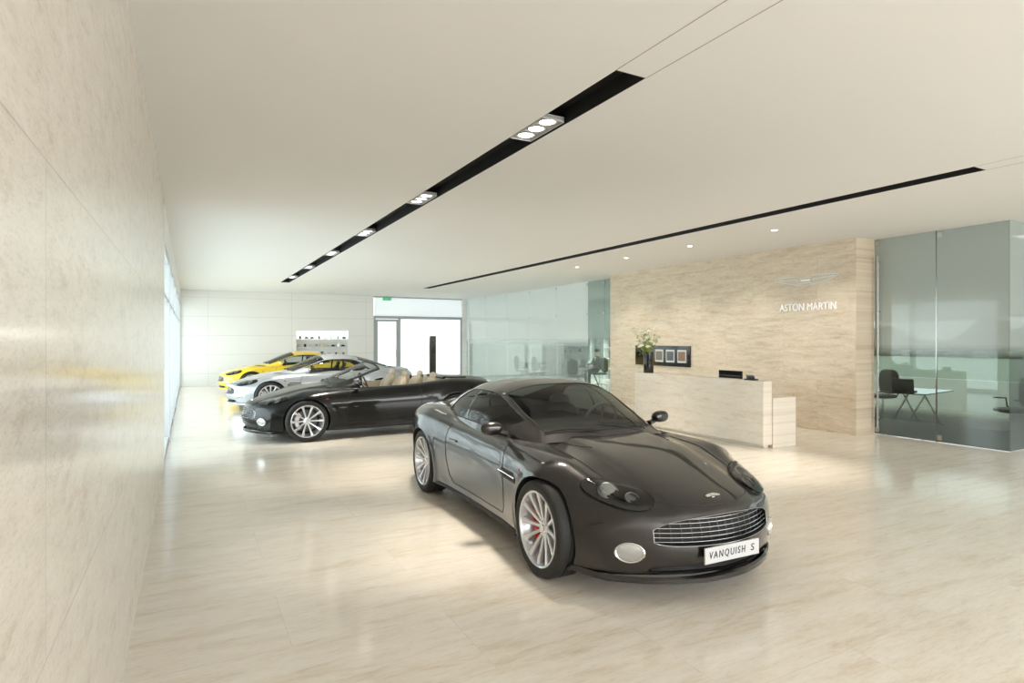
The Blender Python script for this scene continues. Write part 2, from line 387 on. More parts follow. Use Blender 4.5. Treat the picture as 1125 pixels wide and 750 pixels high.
def body_mesh(cockpit=False):
    xs=sorted(set([round(v,4) for v in list(np.linspace(-2.38,-2.2,7))+list(np.linspace(-2.2,2.08,120))+list(np.linspace(2.08,2.235,9))]))
    rings=[]
    for x in xs:
        w=BW(x);zc=BZC(x);z5=BZ5(x);zb=BZB(x);k5=BK5(x);va=VAL(x)
        zm=zb+(z5-zb)*.5
        P=[(0,zb),(w*.6,zb),(w*.935,zb+.004),(w*.972,zb+.09),(w*.998,zm),(w*.990,zm+(z5-.085-zm)*.62),(w*.945,z5-.07),(w*k5,z5),(w*.62,z5*.55+zc*.45-va),(w*.48,z5*.35+zc*.65-va*.8),(w*.39,zc-.003),(w*.2,zc),(0,zc)]
        half=catmull(P,[2,3,3,5,5,5,5,6,4,4,4,4])
        pts=[]
        for p in half:
            y,z=p
            if abs(y)>.6:
                for ax in (1.345,-1.345):
                    d=math.hypot(x-ax,z-WR)
                    if d<ARC+.10 and z>.15:
                        y+=.012*sst(1-(d-ARC)/.10 if d>ARC else 1)
            if cockpit and z>.7:
                mm=sst((.72-abs(y))/.05)*sst((x+1.30)/.06)*sst((.52-x)/.06)
                z=z*(1-mm)+.60*mm
            pts.append((y,z))
        ring=[(x,y,z) for y,z in pts]+[(x,-y,z) for y,z in pts[-2:0:-1]]
        rings.append(ring)
    def capr(ring,sgn):
        zs=[p[2] for p in ring]; zm=(min(zs)+max(zs))/2; out=[]
        for k in range(1,12):
            s=1-k/12
            out.append([(p[0]+sgn*.03*(1-s*s),p[1]*s,zm+(p[2]-zm)*s) for p in ring])
        return out,(ring[0][0]+sgn*.03,0,zm)
    c0,p0=capr(rings[0],-1); c1,p1=capr(rings[-1],1)
    R=c0[::-1]+rings+c1; n=len(R[0])
    vs=[Vector((bend_body(*p),p[1],p[2])) for r in R for p in r]
    fs=[]
    for i in range(len(R)-1):
        for k in range(n):
            k2=(k+1)%n; fs.append((i*n+k,i*n+k2,(i+1)*n+k2,(i+1)*n+k))
    vs.append(Vector((bend_body(*p0),0,p0[2]))); a=len(vs)-1
    vs.append(Vector((bend_body(*p1),0,p1[2]))); b=len(vs)-1
    for k in range(n):
        k2=(k+1)%n
        fs.append((a,k2,k)); fs.append((b,(len(R)-1)*n+k,(len(R)-1)*n+k2))
    return vs,fs
CX=[-1.98,-1.8,-1.5,-1.2,-.9,-.6,-.4,-.2,0,.2,.4,.6,.8,1.02]
CZ=pchip(CX,[.90,.965,1.075,1.175,1.25,1.298,1.312,1.312,1.294,1.246,1.172,1.082,.99,.875])
CW=pchip([-1.98,-1.8,-1.4,-1.0,-.6,-.2,.2,.6,1.02],[.50,.57,.67,.735,.775,.795,.795,.765,.68])
CB=.82
def cab_pt(x,v):
    a=v*math.pi/2; h=CZ(x)-CB; w=CW(x); e=2/2.9
    c=math.cos(a); y=math.copysign(abs(c)**e,c)*w; zz=abs(math.sin(a))**e
    y*=1-.10*zz*min(1,h/.45)
    z=CB+h*zz
    x2=x-sst((x+.3)/.9)*.42*y*y + sst((-.6-x)/.9)*.32*y*y
    return Vector((x2,y,z))
VB=.060
def VT(x): return .12+(.475-.12)*sst((x+1.34)/.72)
VP=.53
def wheel_meshes(spokes):
    M=Matrix.Rotation(-math.pi/2,4,'X')
    t=MB(); t.lathe([(.258,-.105),(.276,-.120),(.312,-.126),(.334,-.116),(.345,-.09),(.345,-.045),(.339,-.043),(.339,-.037),(.345,-.035),(.345,.035),(.339,.037),(.339,.043),(.345,.045),(.345,.09),(.334,.116),(.312,.126),(.276,.120),(.258,.105)],64,0,M)
    r=MB(); r.lathe([(.266,.108),(.270,.117),(.264,.123),(.254,.118),(.248,.10),(.243,.06),(.222,.02),(.222,-.09),(.258,-.105)],64,0,M)
    r.lathe([(0,.073),(.022,.073),(.024,.066),(.030,.066),(.056,.062),(.062,.052),(.058,.0),(.0,.0)],32,0,M)
    for k in range(spokes):
        a=2*math.pi*k/spokes
        R=Matrix.Rotation(a,4,'Y')
        rows=[]
        for (rr,w,yo,th) in ((.045,.015,.058,.03),(.09,.013,.072,.028),(.17,.014,.090,.026),(.225,.019,.104,.026),(.256,.028,.110,.03)):
            rows.append([(rr,yo-th,-w*1.0),(rr,yo-.006,-w),(rr,yo,-w*.6),(rr,yo,w*.6),(rr,yo-.006,w),(rr,yo-th,w*1.0)])
        r.grid(rows,0,R)
    b=MB(); b.lathe([(.0,-.01),(.178,-.01),(.18,-.015),(.18,-.035),(.178,-.04),(0,-.04)],48,0,M)
    bk=MB(); bk.lathe([(0,-.07),(.25,-.07),(.25,-.08),(0,-.08)],32,0,M)  # dark disc added behind the spokes to block the view through
    c=MB(); rows=[]
    for k in range(11):
        a=math.radians(-48+k*9.6)
        rows.append([(rr*math.cos(a),yy,rr*math.sin(a)) for rr,yy in ((.12,.018),(.135,.040),(.190,.040),(.208,.018),(.208,-.055),(.12,-.055),(.12,.018))])
    c.grid(rows,0)
    nbs=[]
    for k in range(5):
        nb=MB(); a=2*math.pi*k/5; MM=M@Matrix.Translation((.042*math.cos(a),.042*math.sin(a),.06)); nb.lathe([(.007,0),(.007,.008),(0,.008)],8,0,MM); nbs.append(nb)
    return t,r,b,bk,c,nbs
def build_car(cfg):
    root=empty('car',(0,0,0),cfg['label'],'car')
    conv=cfg.get('conv',False); paint=cfg['paint']
    vs,fs=body_mesh(conv)
    bvh=BVHTree.FromPolygons(vs,fs)
    def hit(o,d):
        d=Vector(d).normalized(); r=bvh.ray_cast(Vector(o),d)
        return r[0],r[1]
    def side(x,z,s,off=0):
        p,n=hit((x,s*2,z),(0,-s,0))
        return p+n*off if p is not None else Vector((x,s*.9,z))
    def front(y,z,off=0):
        p,n=hit((4,y,z),(-1,0,0))
        return p+Vector((off,0,0)) if p is not None else Vector((2.2,y,z))
    def top(x,y,off=0):
        p,n=hit((x,y,3),(0,0,-1))
        return p+Vector((0,0,off)) if p is not None else Vector((x,y,.9))
    GW=.50
    def glow(y): a=abs(y)/GW; return .392+.022*a**10
    def ghigh(y): a=abs(y)/GW; return .568-.048*a*a-.030*a**10
    me=bpy.data.meshes.new('body'); me.from_pydata([tuple(v) for v in vs],[],fs); me.update()
    body=bpy.data.objects.new('body',me); COL.objects.link(body)
    ct=MB(); M=Matrix.Rotation(-math.pi/2,4,'X')
    for ax in (1.345,-1.345):
        for s in (1,-1):
            Mt=Matrix.Translation((ax,s*.95,WR))@M
            ct.lathe([(ARC,-.40),(ARC,.40)],72,0,Mt,cap=True)
    def prism(ylist,lo,hi,depth):
        n=len(ylist);V=[];F=[]
        for y in ylist:
            xs_=min(front(y,lo(y)).x,front(y,hi(y)).x)-depth
            V+= [(2.7,y,lo(y)),(2.7,y,hi(y)),(xs_,y,hi(y)),(xs_,y,lo(y))]
        for i in range(n-1):
            a=i*4;b=a+4
            for k in range(4):
                k2=(k+1)%4; F.append((a+k,a+k2,b+k2,b+k))
        F.append((3,2,1,0)); F.append(tuple((n-1)*4+k for k in range(4)))
        ct.add(V,F)
    prism(list(np.linspace(-GW,GW,41)),glow,ghigh,.07)
    IW=.52
    ilo=lambda y:.212+.012*(abs(y)/IW)**6; ihi=lambda y:.275-.025*(abs(y)/IW)**4
    prism(list(np.linspace(-IW,IW,31)),ilo,ihi,.06)
    cut=ct.build('cutter',M_black,smooth=False)
    md=body.modifiers.new('b','BOOLEAN'); md.operation='DIFFERENCE'; md.object=cut; md.solver='EXACT'
    dg=bpy.context.evaluated_depsgraph_get(); dg.update()
    nm=bpy.data.meshes.new_from_object(body.evaluated_get(dg))
    body.modifiers.clear()
    if len(nm.vertices)>2000: body.data=nm
    else: print('BOOLEAN FAIL',len(nm.vertices))
    bpy.data.objects.remove(cut)
    me=body.data; me.name='body'; me.materials.clear(); me.materials.append(paint); me.materials.append(M_black); me.materials.append(M_interior)
    me.materials.append(cfg.get('trimmat',M_leatherT))
    for p in me.polygons:
        c=p.center; mi=0
        for ax in (1.345,-1.345):
            if math.hypot(c.x-ax,c.z-WR)<ARC+.002 and abs(c.y)>.5: mi=1
        if c.x>1.9 and abs(c.y)<GW+.001 and glow(c.y)-.002<c.z<ghigh(c.y)+.002: mi=1
        if c.x>1.9 and abs(c.y)<IW+.001 and ilo(c.y)-.002<c.z<ihi(c.y)+.002: mi=1
        if c.z<.172: mi=1
        if c.z>.55 and -1.85<c.x<.86 and not conv and abs(c.y)<CW(c.x)-.03 and c.z<CZ(c.x) : mi=2
        if conv and c.z<.86 and c.z>.5 and abs(c.y)<.74 and -1.4<c.x<.6 and p.normal.z>.15: mi=2
        if conv and c.z>.5 and abs(c.y)<.725 and -1.31<c.x<.53 and p.normal.z<.8 and c.z<.90 and c.z>.60: mi=3
        p.material_index=mi; p.use_smooth=True
    try: me.set_sharp_from_angle(angle=math.radians(38))
    except Exception: pass
    body.parent=root
    def poly(fn,pts,n=14,r=.0038):
        out=[]
        for i in range(len(pts)-1):
            for k in range(n):
                t=k/n; out.append(fn(*[pts[i][j]*(1-t)+pts[i+1][j]*t for j in range(2)]))
        out.append(fn(*pts[-1])); sm=MB(); sm.tube(out,r,6); sm.build('panel_seam',M_black,parent=root)
    for s in (1,-1):
        poly(lambda a,b:side(a,b,s),[(.60,.83),(.66,.70),(.70,.50),(.68,.33),(.64,.27),(.1,.27),(-.50,.27),(-.60,.34),(-.66,.5),(-.68,.70),(-.64,.84)],8)
        poly(lambda a,b:side(a,b,s),[(1.72,.45),(1.90,.52)],6)
        poly(top,[(.93,s*.50),(.98,s*.60),(1.35,s*.60),(1.75,s*.55),(1.98,s*.45),(2.10,s*.30),(2.165,s*.14),(2.175,0)],8)
    poly(top,[(-1.5,.66),(-1.75,.66),(-2.0,.62),(-2.24,.4),(-2.26,0),(-2.24,-.4),(-2.0,-.62),(-1.75,-.66),(-1.5,-.66)],6)
    for z in (.415,.443,.471,.499,.527,.549):
        g=MB()
        pts=[]
        for y in np.linspace(-GW*.99,GW*.99,61):
            if glow(y)+.002<z<ghigh(y)-.002:
                p=front(y,z); pts.append((p.x-.014,y,z))
        g.tube(pts,.0034,8)
        g.build('grille_bar',M_gbar,parent=root)
    for y in np.linspace(-GW*.9,GW*.9,15):
        g=MB()
        pts=[]
        for t in np.linspace(.02,.98,6):
            z=glow(y)+(ghigh(y)-glow(y))*t; p=front(y,z); pts.append((p.x-.032,y,z))
        g.tube(pts,.0025,6)
        g.build('grille_upright',M_gup,parent=root)
    g=MB(); pts=[]
    for y in np.linspace(-GW,GW,41): p=front(y,ghigh(y)); pts.append((p.x+.001,y,ghigh(y)))
    for y in np.linspace(GW,-GW,41): p=front(y,glow(y)); pts.append((p.x+.001,y,glow(y)))
    g.tube(pts,.0030,8,closed=True); g.build('grille_surround',M_gbar,parent=root)
    for z in (.228,.243,.258): g=MB(); g.tube([(front(y,z).x-.02,y,z) for y in np.linspace(-.49,.49,19)],.003,6); g.build('lower_grille_bar',M_gup,parent=root)
    g=MB(); rows=[]
    ysl=np.linspace(-.86,.86,41)
    def px(y): 
        p,n=hit((4,y,.26),(-1,0,0)); return p.x if p is not None else 1.8
    for dx,z in ((.0,.19),(.014,.178),(.014,.150),(-.12,.145)): rows.append([(px(y)+dx-.01,y,z) for y in ysl])
    g.grid(rows); g.build('front_splitter',paint,parent=root)
    if cfg.get('plate'):
        g=MB(); PZ=.338; xx=max(front(0,.30).x,front(0,.36).x)+.012
        Mp=Matrix.Translation((xx,0,PZ))
        g.box(-.006,.004,-.235,.235,-.05,.05,0,Mp)
        g.box(-.12,-.006,-.2,.2,-.03,.03,1,Mp)
        pl=g.build('number_plate',[M_plate,M_black],parent=root,smooth=False)
        R=Matrix(((0,0,1,0),(1,0,0,0),(0,1,0,0),(0,0,0,1)))
        g=MB(); text_mesh('VANQUISH',.064,.001,Matrix.Translation((xx+.0055,-.045,PZ))@R,0,g,shear=.12,width=.31,space=1.35)
        g.build('lettering',M_ink,parent=pl,smooth=False)
        g=MB(); text_mesh('S',.064,.001,Matrix.Translation((xx+.0055,.175,PZ))@R,0,g,shear=.12,width=.030)
        g.build('lettering',M_ink,parent=pl,smooth=False)
    def patch(mb,c,d,u,outl,off,dome=0,R=6,skirt=.012,mi=0):
        d=Vector(d).normalized();u=Vector(u);u=(u-d*u.dot(d)).normalized();v=d.cross(u)
        vsx=[];fsx=[];n=len(outl)
        def pr(a,b,o):
            q=Vector(c)+u*a+v*b
            p,nn=hit(q+d*.5,-d)
            if p is None or (p-q).length>.25: p=q
            return p+d*o
        vsx.append(pr(0,0,off+dome))
        for k in range(1,R+1):
            s=k/R
            for (a,b) in outl: vsx.append(pr(a*s,b*s,off+dome*(1-s*s)))
        for (a,b) in outl: vsx.append(pr(a,b,off-skirt))
        for k in range(n): fsx.append((0,1+k,1+(k+1)%n))
        for r in range(R):
            for k in range(n):
                k2=(k+1)%n; a=1+r*n; b=a+n
                fsx.append((a+k,a+k2,b+k2,b+k))
        mb.add(vsx,fsx,mi)
        return d,u,v
    def egg(L,Hh,sk=.35,n=40):
        o=[]
        for k in range(n):
            a=2*math.pi*k/n; o.append((L*math.cos(a),Hh*math.sin(a)*(1+sk*math.cos(a))))
        return o
    for s in (1,-1):
        dd=Vector((.74,.24*s,.62)).normalized(); cc,nn=hit(Vector((1.865,.60*s,.70))+dd,-dd)
        uu=(.60,-.74*s,-.42)
        LL,HH=.240,.108
        g=MB(); d_,u_,v_=patch(g,cc,dd,uu,egg(LL,HH,.20),.008,0,12)
        hl=g.build('headlight',[M_gblack],parent=root)
        for (a,b,r,ml_) in ((.10,0,.046,M_dlens),(-.055,0.0,.070,M_lens)):
            g=MB()
            q=cc+u_*a+v_*b; p,nq=hit(q+dd*.5,-dd)
            if p is None: p,nq=q,dd
            ax=(nq.normalized()*.8+Vector((.2,0,.0))).normalized(); Mz=Matrix.Translation(p+dd*.008)@ax.to_track_quat('Z','Y').to_matrix().to_4x4()
            g.lathe([(r,-.02),(r,.004),(r*.95,.006),(r*.90,.003)],32,0,Mz)
            g.lathe([(r*.90,.002),(r*.62,.0035),(r*.60,.006),(r*.3,.008),(0,.0085)],32,1,Mz)
            g.build('lamp',[M_steel,ml_],parent=hl)
        g=MB(); patch(g,cc,dd,uu,egg(LL+.003,HH+.003,.20),.024,.008,12,skirt=.024); g.build('lens_cover',M_lglass,parent=hl)
        g=MB(); pts=[]
        for (a,b) in egg(LL+.006,HH+.006,.20,48):
            q=cc+u_*a+v_*b; p,_=hit(q+dd*.5,-dd); pts.append(p if p is not None else q)
        g.tube(pts,.005,6,closed=True); g.build('headlight_rim',M_black,parent=hl)
        cc,nf=hit(Vector((4,.625*s,.345)),(-1,0,0))
        nf=nf.normalized()
        if nf.x<0: nf=-nf
        yax=Vector((0,0,1)); xax=yax.cross(nf).normalized(); yax=nf.cross(xax).normalized()
        Mz=Matrix(((xax.x,yax.x,nf.x,cc.x),(xax.y,yax.y,nf.y,cc.y),(xax.z,yax.z,nf.z,cc.z),(0,0,0,1)))
        g=MB()
        for (R0,mi_) in (([(.083,-.06),(.083,.008),(.077,.014),(.070,.006)],0),([(.070,.004),(.04,.008),(.0,.010)],1)):
            o0=len(g.v); g.lathe(R0,36,mi_)
            for i in range(o0,len(g.v)):
                v=g.v[i]; g.v[i]=Mz@Vector((v.x*1.18,v.y*.80,v.z))
        g.build('fog_lamp',[M_chrome,M_lens],parent=root)
        g=MB(); Vc=side(.80,.62,s)
        patch(g,Vc,(0,s,0),(1,0,0),[(-.17,.012),(-.15,-.030),(.11,-.036),(.17,.0),(.165,.034),(-.10,.034),(-.16,.026)] if s>0 else [(-.17,-.012),(-.16,-.026),(-.10,-.034),(.165,-.034),(.17,0),(.11,.036),(-.15,.030)],.004,skirt=.008,R=6)
        sv=g.build('side_vent',M_black,parent=root)
        g=MB(); g.tube([side(x,.622,s,.006) for x in np.linspace(.60,.96,12)],.006,8); g.build('vent_strake',M_chrome,parent=sv)
        g=MB(); patch(g,top(1.08,.42*s),(0,0,1),(1,-.25*s,0),egg(.16,.016,0,20),.004,skirt=.006,R=3); g.build('bonnet_vent',M_black,parent=root)
        g=MB(); g.grid([[side(x,.21,s,.004)+Vector((0,0,0)) for x in np.linspace(-.93,.93,20)],[side(x,.18,s,.012) for x in np.linspace(-.93,.93,20)],[Vector((x,s*.84,.155)) for x in np.linspace(-.93,.93,20)]]); g.build('side_skirt',M_black,parent=root)
        g=MB(); my=.905*s
        Mm=Matrix.Translation((.50,my,.950))@Matrix.Rotation(math.radians(12*s),4,'Z')
        g.sup((0,0,0),(.050,.098,.056),2.5,0,Mm)
        g.tube([(.50,.76*s,.89),(.49,.80*s,.90),(.49,.86*s,.925)],[.03,.024,.028],8,0)
        mr=g.build('wing_mirror',[paint],parent=root)
        g=MB(); g.sup((-.046,0,0),(.010,.080,.042),3,0,Mm); g.build('mirror_glass',M_chrome,parent=mr)
        g=MB(); g.tube([side(x,.70,s,.006) for x in np.linspace(-.56,-.40,6)],.009,8); g.build('door_handle',paint,parent=root)
        g=MB(); g.sup(tuple(side(1.02,.70,s,.0)),(.022,.006,.012),2,0); g.build('side_indicator',M_tail,parent=root)
        g=MB(); dd=Vector((-.85,.5*s,.1)).normalized(); cc,_=hit(Vector((-2.2,.66*s,.72))+dd,-dd)
        if cc is not None:
            patch(g,cc,dd,(0,1,0),egg(.13,.055,0),.005); g.build('tail_lamp',M_tail,parent=root)
        g=MB(); Me=Matrix.Translation((-2.22,.5*s,.27))@Matrix.Rotation(-math.pi/2,4,'Y'); g.lathe([(.0,0),(.036,.0),(.036,.16),(.042,.16),(.042,-.05)],20,0,Me)
        g.build('exhaust_pipe',M_chrome,parent=root)
    g=MB(); bp=top(2.10,0,.003); Mb=Matrix.Translation(bp)@Matrix.Rotation(math.radians(30),4,'Y')
    for s in (1,-1):
        g.add([(0,0,.003),(.012,.0,.003),(.016,.055*s,.003),(.002,.065*s,.003),(-.012,.03*s,.003),(-.012,0,.003)],[(0,1,2,3,4,5)],0,Mb)
    g.box(-.012,.014,-.014,.014,0,.006,0,Mb); g.build('bonnet_badge',M_chrome,parent=root,smooth=False)
    t,r,b,bk,c,nbs=wheel_meshes(cfg.get('spokes',12))
    proto=None
    for ax in (1.345,-1.345):
        for s in (1,-1):
            if proto is None:
                wh=r.build('wheel',cfg.get('rim',M_alloy),parent=root,ang=30)
                ch=[t.build('tyre',M_rub,parent=wh,ang=50),b.build('brake_disc',M_disc,parent=wh),bk.build('dark_backing',M_black,parent=wh),c.build('brake_caliper',cfg.get('cal',M_steel),parent=wh)]+[nb.build('wheel_nut',M_steel,parent=wh) for nb in nbs]
                proto=(wh,ch)
            else:
                wh=proto[0].copy(); COL.objects.link(wh); wh.parent=root
                for q in proto[1]:
                    q2=q.copy(); COL.objects.link(q2); q2.parent=wh
            wh.location=(ax,s*.815,WR); wh.rotation_euler=(0,0,0 if s>0 else math.pi)
    x_lo=.10 if conv else -1.98
    bnd=[1.02,.90,.10,-.40,-.44,.66,-1.34,-.86,-1.66,-1.98]
    xs=sorted(set([b for b in bnd if b>=x_lo]+[round(v,3) for v in np.arange(x_lo,1.02,.04)]),reverse=True)
    xs=[x for i,x in enumerate(xs) if i==0 or x in bnd or all(abs(x-b)>.012 for b in bnd)]
    def vline(x):
        an=[0,VB,VT(x),VP,1]; m=[2,6,2,9]; out=[];sg=[]
        for i in range(4):
            for k in range(m[i]): out.append(an[i]+(an[i+1]-an[i])*k/m[i]); sg.append(i)
        full=out+[1]+[2-v for v in out[::-1]]
        return full,sg+sg[::-1]
    parts={k:MB() for k in ('roof','windscreen','side_window','rear_window','pillar')}
    grid=[[cab_pt(x,v) for v in vline(x)[0]] for x in xs]; sg=vline(0)[1]
    for i in range(len(xs)-1):
        xm=(xs[i]+xs[i+1])/2
        for k in range(len(sg)):
            s_=sg[k]; key='roof'
            if s_==3 and .10<xm<.90: key='windscreen'
            elif s_==3 and -1.66<xm<-.86: key='rear_window'
            elif s_==1 and -1.34<xm<.66: key='pillar' if -.44<xm<-.40 else 'side_window'
            if conv:
                if s_<=1 and xm<.62: continue
                if s_==0 and xm<.66: continue
            parts[key].add([grid[i][k],grid[i][k+1],grid[i+1][k+1],grid[i+1][k]],[(0,1,2,3)])
    def weld(mb,name,mat):
        if not mb.f: return None
        import bmesh
        o=mb.build(name,mat,parent=root,ang=60,recalc=False)
        bm=bmesh.new(); bm.from_mesh(o.data); bmesh.ops.remove_doubles(bm,verts=bm.verts,dist=1e-5); bmesh.ops.recalc_face_normals(bm,faces=bm.faces)
        bm.to_mesh(o.data); bm.free(); return o
    for k,mt in (('roof',paint),('windscreen',M_cglass),('side_window',M_cglass),('rear_window',M_cglass),('pillar',M_gblack)):
        if k in ('side_window','pillar') and parts[k].f:
            for s in (1,-1):
                q=MB()
                for f in range(0,len(parts[k].f)):
                    fv=[parts[k].v[i] for i in parts[k].f[f]]
                    if sum(v.y for v in fv)*s>0: q.add(fv,[(0,1,2,3)])
                weld(q,k,mt)
        else: weld(parts[k],'windscreen_frame' if (conv and k=='roof') else k,mt)
    if not conv:
        for sgn in (0,1):
            f=lambda v: v if sgn==0 else 2-v
            pts=[cab_pt(x,f(VT(x))) for x in np.linspace(.66,-1.34,44)]+[cab_pt(x,f(VB)) for x in np.linspace(-1.34,.66,44)]
            g=MB(); g.tube(pts,.006,6,closed=True); g.build('window_seal',M_black,parent=root)
        pts=[cab_pt(-.86,v) for v in np.linspace(VP,2-VP,20)]+[cab_pt(x,2-VP) for x in np.linspace(-.86,-1.66,16)]+[cab_pt(-1.66,v) for v in np.linspace(2-VP,VP,20)]+[cab_pt(x,VP) for x in np.linspace(-1.66,-.86,16)]
        g=MB(); g.tube(pts,.007,6); g.build('window_seal',M_black,parent=root)
    pts=[cab_pt(.10,v) for v in np.linspace(VP,2-VP,20)]+[cab_pt(x,2-VP) for x in np.linspace(.10,.90,16)]+[cab_pt(.90,v) for v in np.linspace(2-VP,VP,20)]+[cab_pt(x,VP) for x in np.linspace(.90,.10,16)]
    g=MB(); g.tube(pts,.007,6); g.build('window_seal',M_black,parent=root)
    if conv:
        g=MB(); pts=[cab_pt(.66-.56*t,VP-.04) for t in np.linspace(0,1,10)]+[cab_pt(.10,v) for v in np.linspace(VP,2-VP,24)]+[cab_pt(.10+.56*t,2-VP+.04) for t in np.linspace(0,1,10)]
        g.tube(pts,.019,8); g.build('windscreen_header',M_black,parent=root)
    for y0 in (-.10,.40):
        pts=[]
        for t in np.linspace(0,1,8):
            yy=y0-.45*t; xx=.93-.10*t-.10*abs(yy)
            z=max(top(xx,yy).z,0)+.02
            h=None
            for xq in np.linspace(1.0,.4,80):
                c=abs(yy)/CW(xq)
                if c<1:
                    zz=CB+(CZ(xq)-CB)*(1-c**2.9)**(1/2.9); x2=xq-sst((xq+.3)/.9)*.42*yy*yy
                    if x2<=xx: h=zz; break
            pts.append((xx,yy,max(z,(h or 0)+.015)))
        g=MB(); g.tube(pts,.007,6); g.build('wiper',M_black,parent=root)
    lm=cfg.get('leather',M_leatherD)
    rowsx=[(-.42,.96 if conv else 1.0)]
    if conv: rowsx.append((-1.02,.92))
    for (sx,sz) in rowsx:
        for s in (1,-1):
            fr=sx>-.5
            g=MB(); Ms=Matrix.Translation((sx,.36*s,.80))@Matrix.Rotation(math.radians(-20),4,'Y')
            g.sup((0,0,.0),(.065,.22,.24 if fr else .19),2.8,0,Ms)
            g.sup((.035,.18,-.04),(.05,.05,.18),2.4,0,Ms); g.sup((.035,-.18,-.04),(.05,.05,.18),2.4,0,Ms)
            st=g.build('seat',lm,parent=root)
            g=MB(); g.sup((0.0,0,.27 if fr else .22),(.04,.12,.065),2.6,0,Ms)
            g.build('headrest',lm,parent=st)
    g=MB(); g.sup((.56,0,.86),(.20,.68,.10),3,0); g.build('dashboard',M_interior,parent=root)
    g=MB(); Mw=Matrix.Translation((.26,.36,.92))@Matrix.Rotation(math.radians(-68),4,'Y')
    g.tube([(.18*math.cos(a),.18*math.sin(a),0) for a in np.linspace(0,2*math.pi,28)[:-1]],.015,8,0,True,Mw)
    for a in (0.3,math.pi-.3,-math.pi/2): g.tube([(0,0,-.02),(.17*math.cos(a+math.pi/2),.17*math.sin(a+math.pi/2),0)],.014,6,0,False,Mw)
    g.tube([(0,0,-.02),(0,0,-.25)],.03,8,0,False,Mw)
    g.build('steering_wheel',M_leatherD,parent=root)
    if conv:
        g=MB(); g.sup((-1.52,0,.965),(.26,.66,.045),3.5,0); g.build('folded_roof_cover',M_gblack,parent=root)
    return root
def copy_tree(root,swap):
    def rec(o,par):
        n=o.copy()
        if o.data is not None:
            n.data=o.data.copy()
            for i,m in enumerate(n.data.materials):
                if m in swap: n.data.materials[i]=swap[m]
        COL.objects.link(n)
        if par is not None: n.parent=par
        for c in list(o.children): rec(c,n)
        return n
    return rec(root,None)
c1=build_car(dict(label='dark grey metallic two-door sports coupe standing alone on the stone floor',paint=M_paintG,spokes=12,plate='VANQUISH  S',cal=M_red))
c1.location=(3.17,4.98,0); c1.rotation_euler=(0,0,math.radians(-92.3))
c2=build_car(dict(label='black convertible sports car with open roof and cream leather seats',paint=M_paintB,spokes=10,conv=True,leather=M_leatherT))
c2.location=(3.05,11.25,0); c2.rotation_euler=(0,0,math.radians(181))
c3=copy_tree(c1,{M_paintG:M_paintS,M_red:M_steel})
for ch in list(c3.children):
    if ch.name.startswith('number_plate'):
        for q in list(ch.children): bpy.data.objects.remove(q)
        bpy.data.objects.remove(ch)
c3['label']='silver two-door sports coupe parked beside the black convertible'
c3.location=(3.05,16.2,0); c3.rotation_euler=(0,0,math.pi)
c4=copy_tree(c3,{M_paintS:M_paintY})
c4['label']='bright yellow two-door sports coupe parked beside the silver coupe'
c4.location=(3.05,21.1,0); c4.rotation_euler=(0,0,math.pi)

# ------------------------------------------------------------ reception desk
DY0,DY1=6.30,9.35
dk=empty('reception_desk',(8.2,7.8,0),'long cream travertine reception counter with lower work surface','desk')
def loc(o,par):
    o.parent=par; o.matrix_parent_inverse=Matrix.Translation(-Vector(par.location)); return o
mb=MB(); mb.box(7.85,8.05,DY0,DY1,.05,1.05); mb.box(7.90,8.0,DY0+.03,DY1-.03,0,.05); loc(mb.build('counter',M_desk,bevel=.004,smooth=False),dk)
mb=MB(); mb.box(8.053,8.60,DY0-.02,DY0+.30,.0,.78); mb.box(8.053,8.60,DY0+.31,DY1,.73,.78); mb.box(8.053,8.60,DY1-.1,DY1,.0,.73); loc(mb.build('work_surface',M_desk,bevel=.003,smooth=False),dk)
def office_chair(x,y,rot,label,col=M_black):
    r=empty('office_chair',(x,y,0),label,'chair',rot)
    mb=MB(); mb.sup((0,0,.47),(.24,.24,.045),3.5); mb.build('seat',col,parent=r)
    mb=MB(); mb.sup((-.24,0,.78),(.03,.22,.27),3.2); mb.tube([(-.2,0,.46),(-.27,0,.55),(-.25,0,.7)],.018); mb.build('backrest',col,parent=r)
    for s in (1,-1):
        mb=MB(); mb.tube([(-.1,.22*s,.47),(-.08,.28*s,.52),(-.06,.28*s,.66),(.14,.28*s,.67)],.014); mb.build('armrest',M_black,parent=r)
    mb=MB(); mb.tube([(0,0,.44),(0,0,.10)],.025)
    for k in range(5):
        a=2*math.pi*k/5; mb.tube([(0,0,.11),(.28*math.cos(a),.28*math.sin(a),.065)],[.022,.014]); mb.sup((.28*math.cos(a),.28*math.sin(a),.03),(.028,.028,.03),2,nu=10,nv=6)
    mb.build('base',M_steel,parent=r)
    return r
c=office_chair(9.1,8.1,math.pi,'black office chair behind the stone reception counter'); c.scale=(1,1,.9)
def monitor(x,y,z,rot,label):
    r=empty('monitor',(x,y,z),label,'monitor',rot)
    mb=MB(); mb.box(-.01,.02,-.25,.25,.10,.38); mb.build('screen',M_gblack,parent=r,bevel=.004,smooth=False)
    mb=MB(); mb.lathe([(.10,0),(.10,.01),(.02,.014),(.018,.2)],20); mb.build('stand',M_steel,parent=r)
monitor(8.32,7.35,.782,math.pi,'slim black computer monitor behind the reception counter')
r=empty('telephone',(7.96,6.62,1.05),'small dark device with tilted display on the counter','telephone')
mb=MB(); mb.box(-.06,.06,-.09,.09,0,.02); mb.build('body',M_black,parent=r,smooth=False)
mb=MB(); Mt=Matrix.Translation((0,0,.02))@Matrix.Rotation(math.radians(-25),4,'Y'); mb.box(-.004,.004,-.08,.08,0,.07,0,Mt); mb.build('screen',M_lens,parent=r,smooth=False)
vz=empty('vase',(7.95,9.05,1.05),'tall glossy black vase on the end of the reception counter','vase')
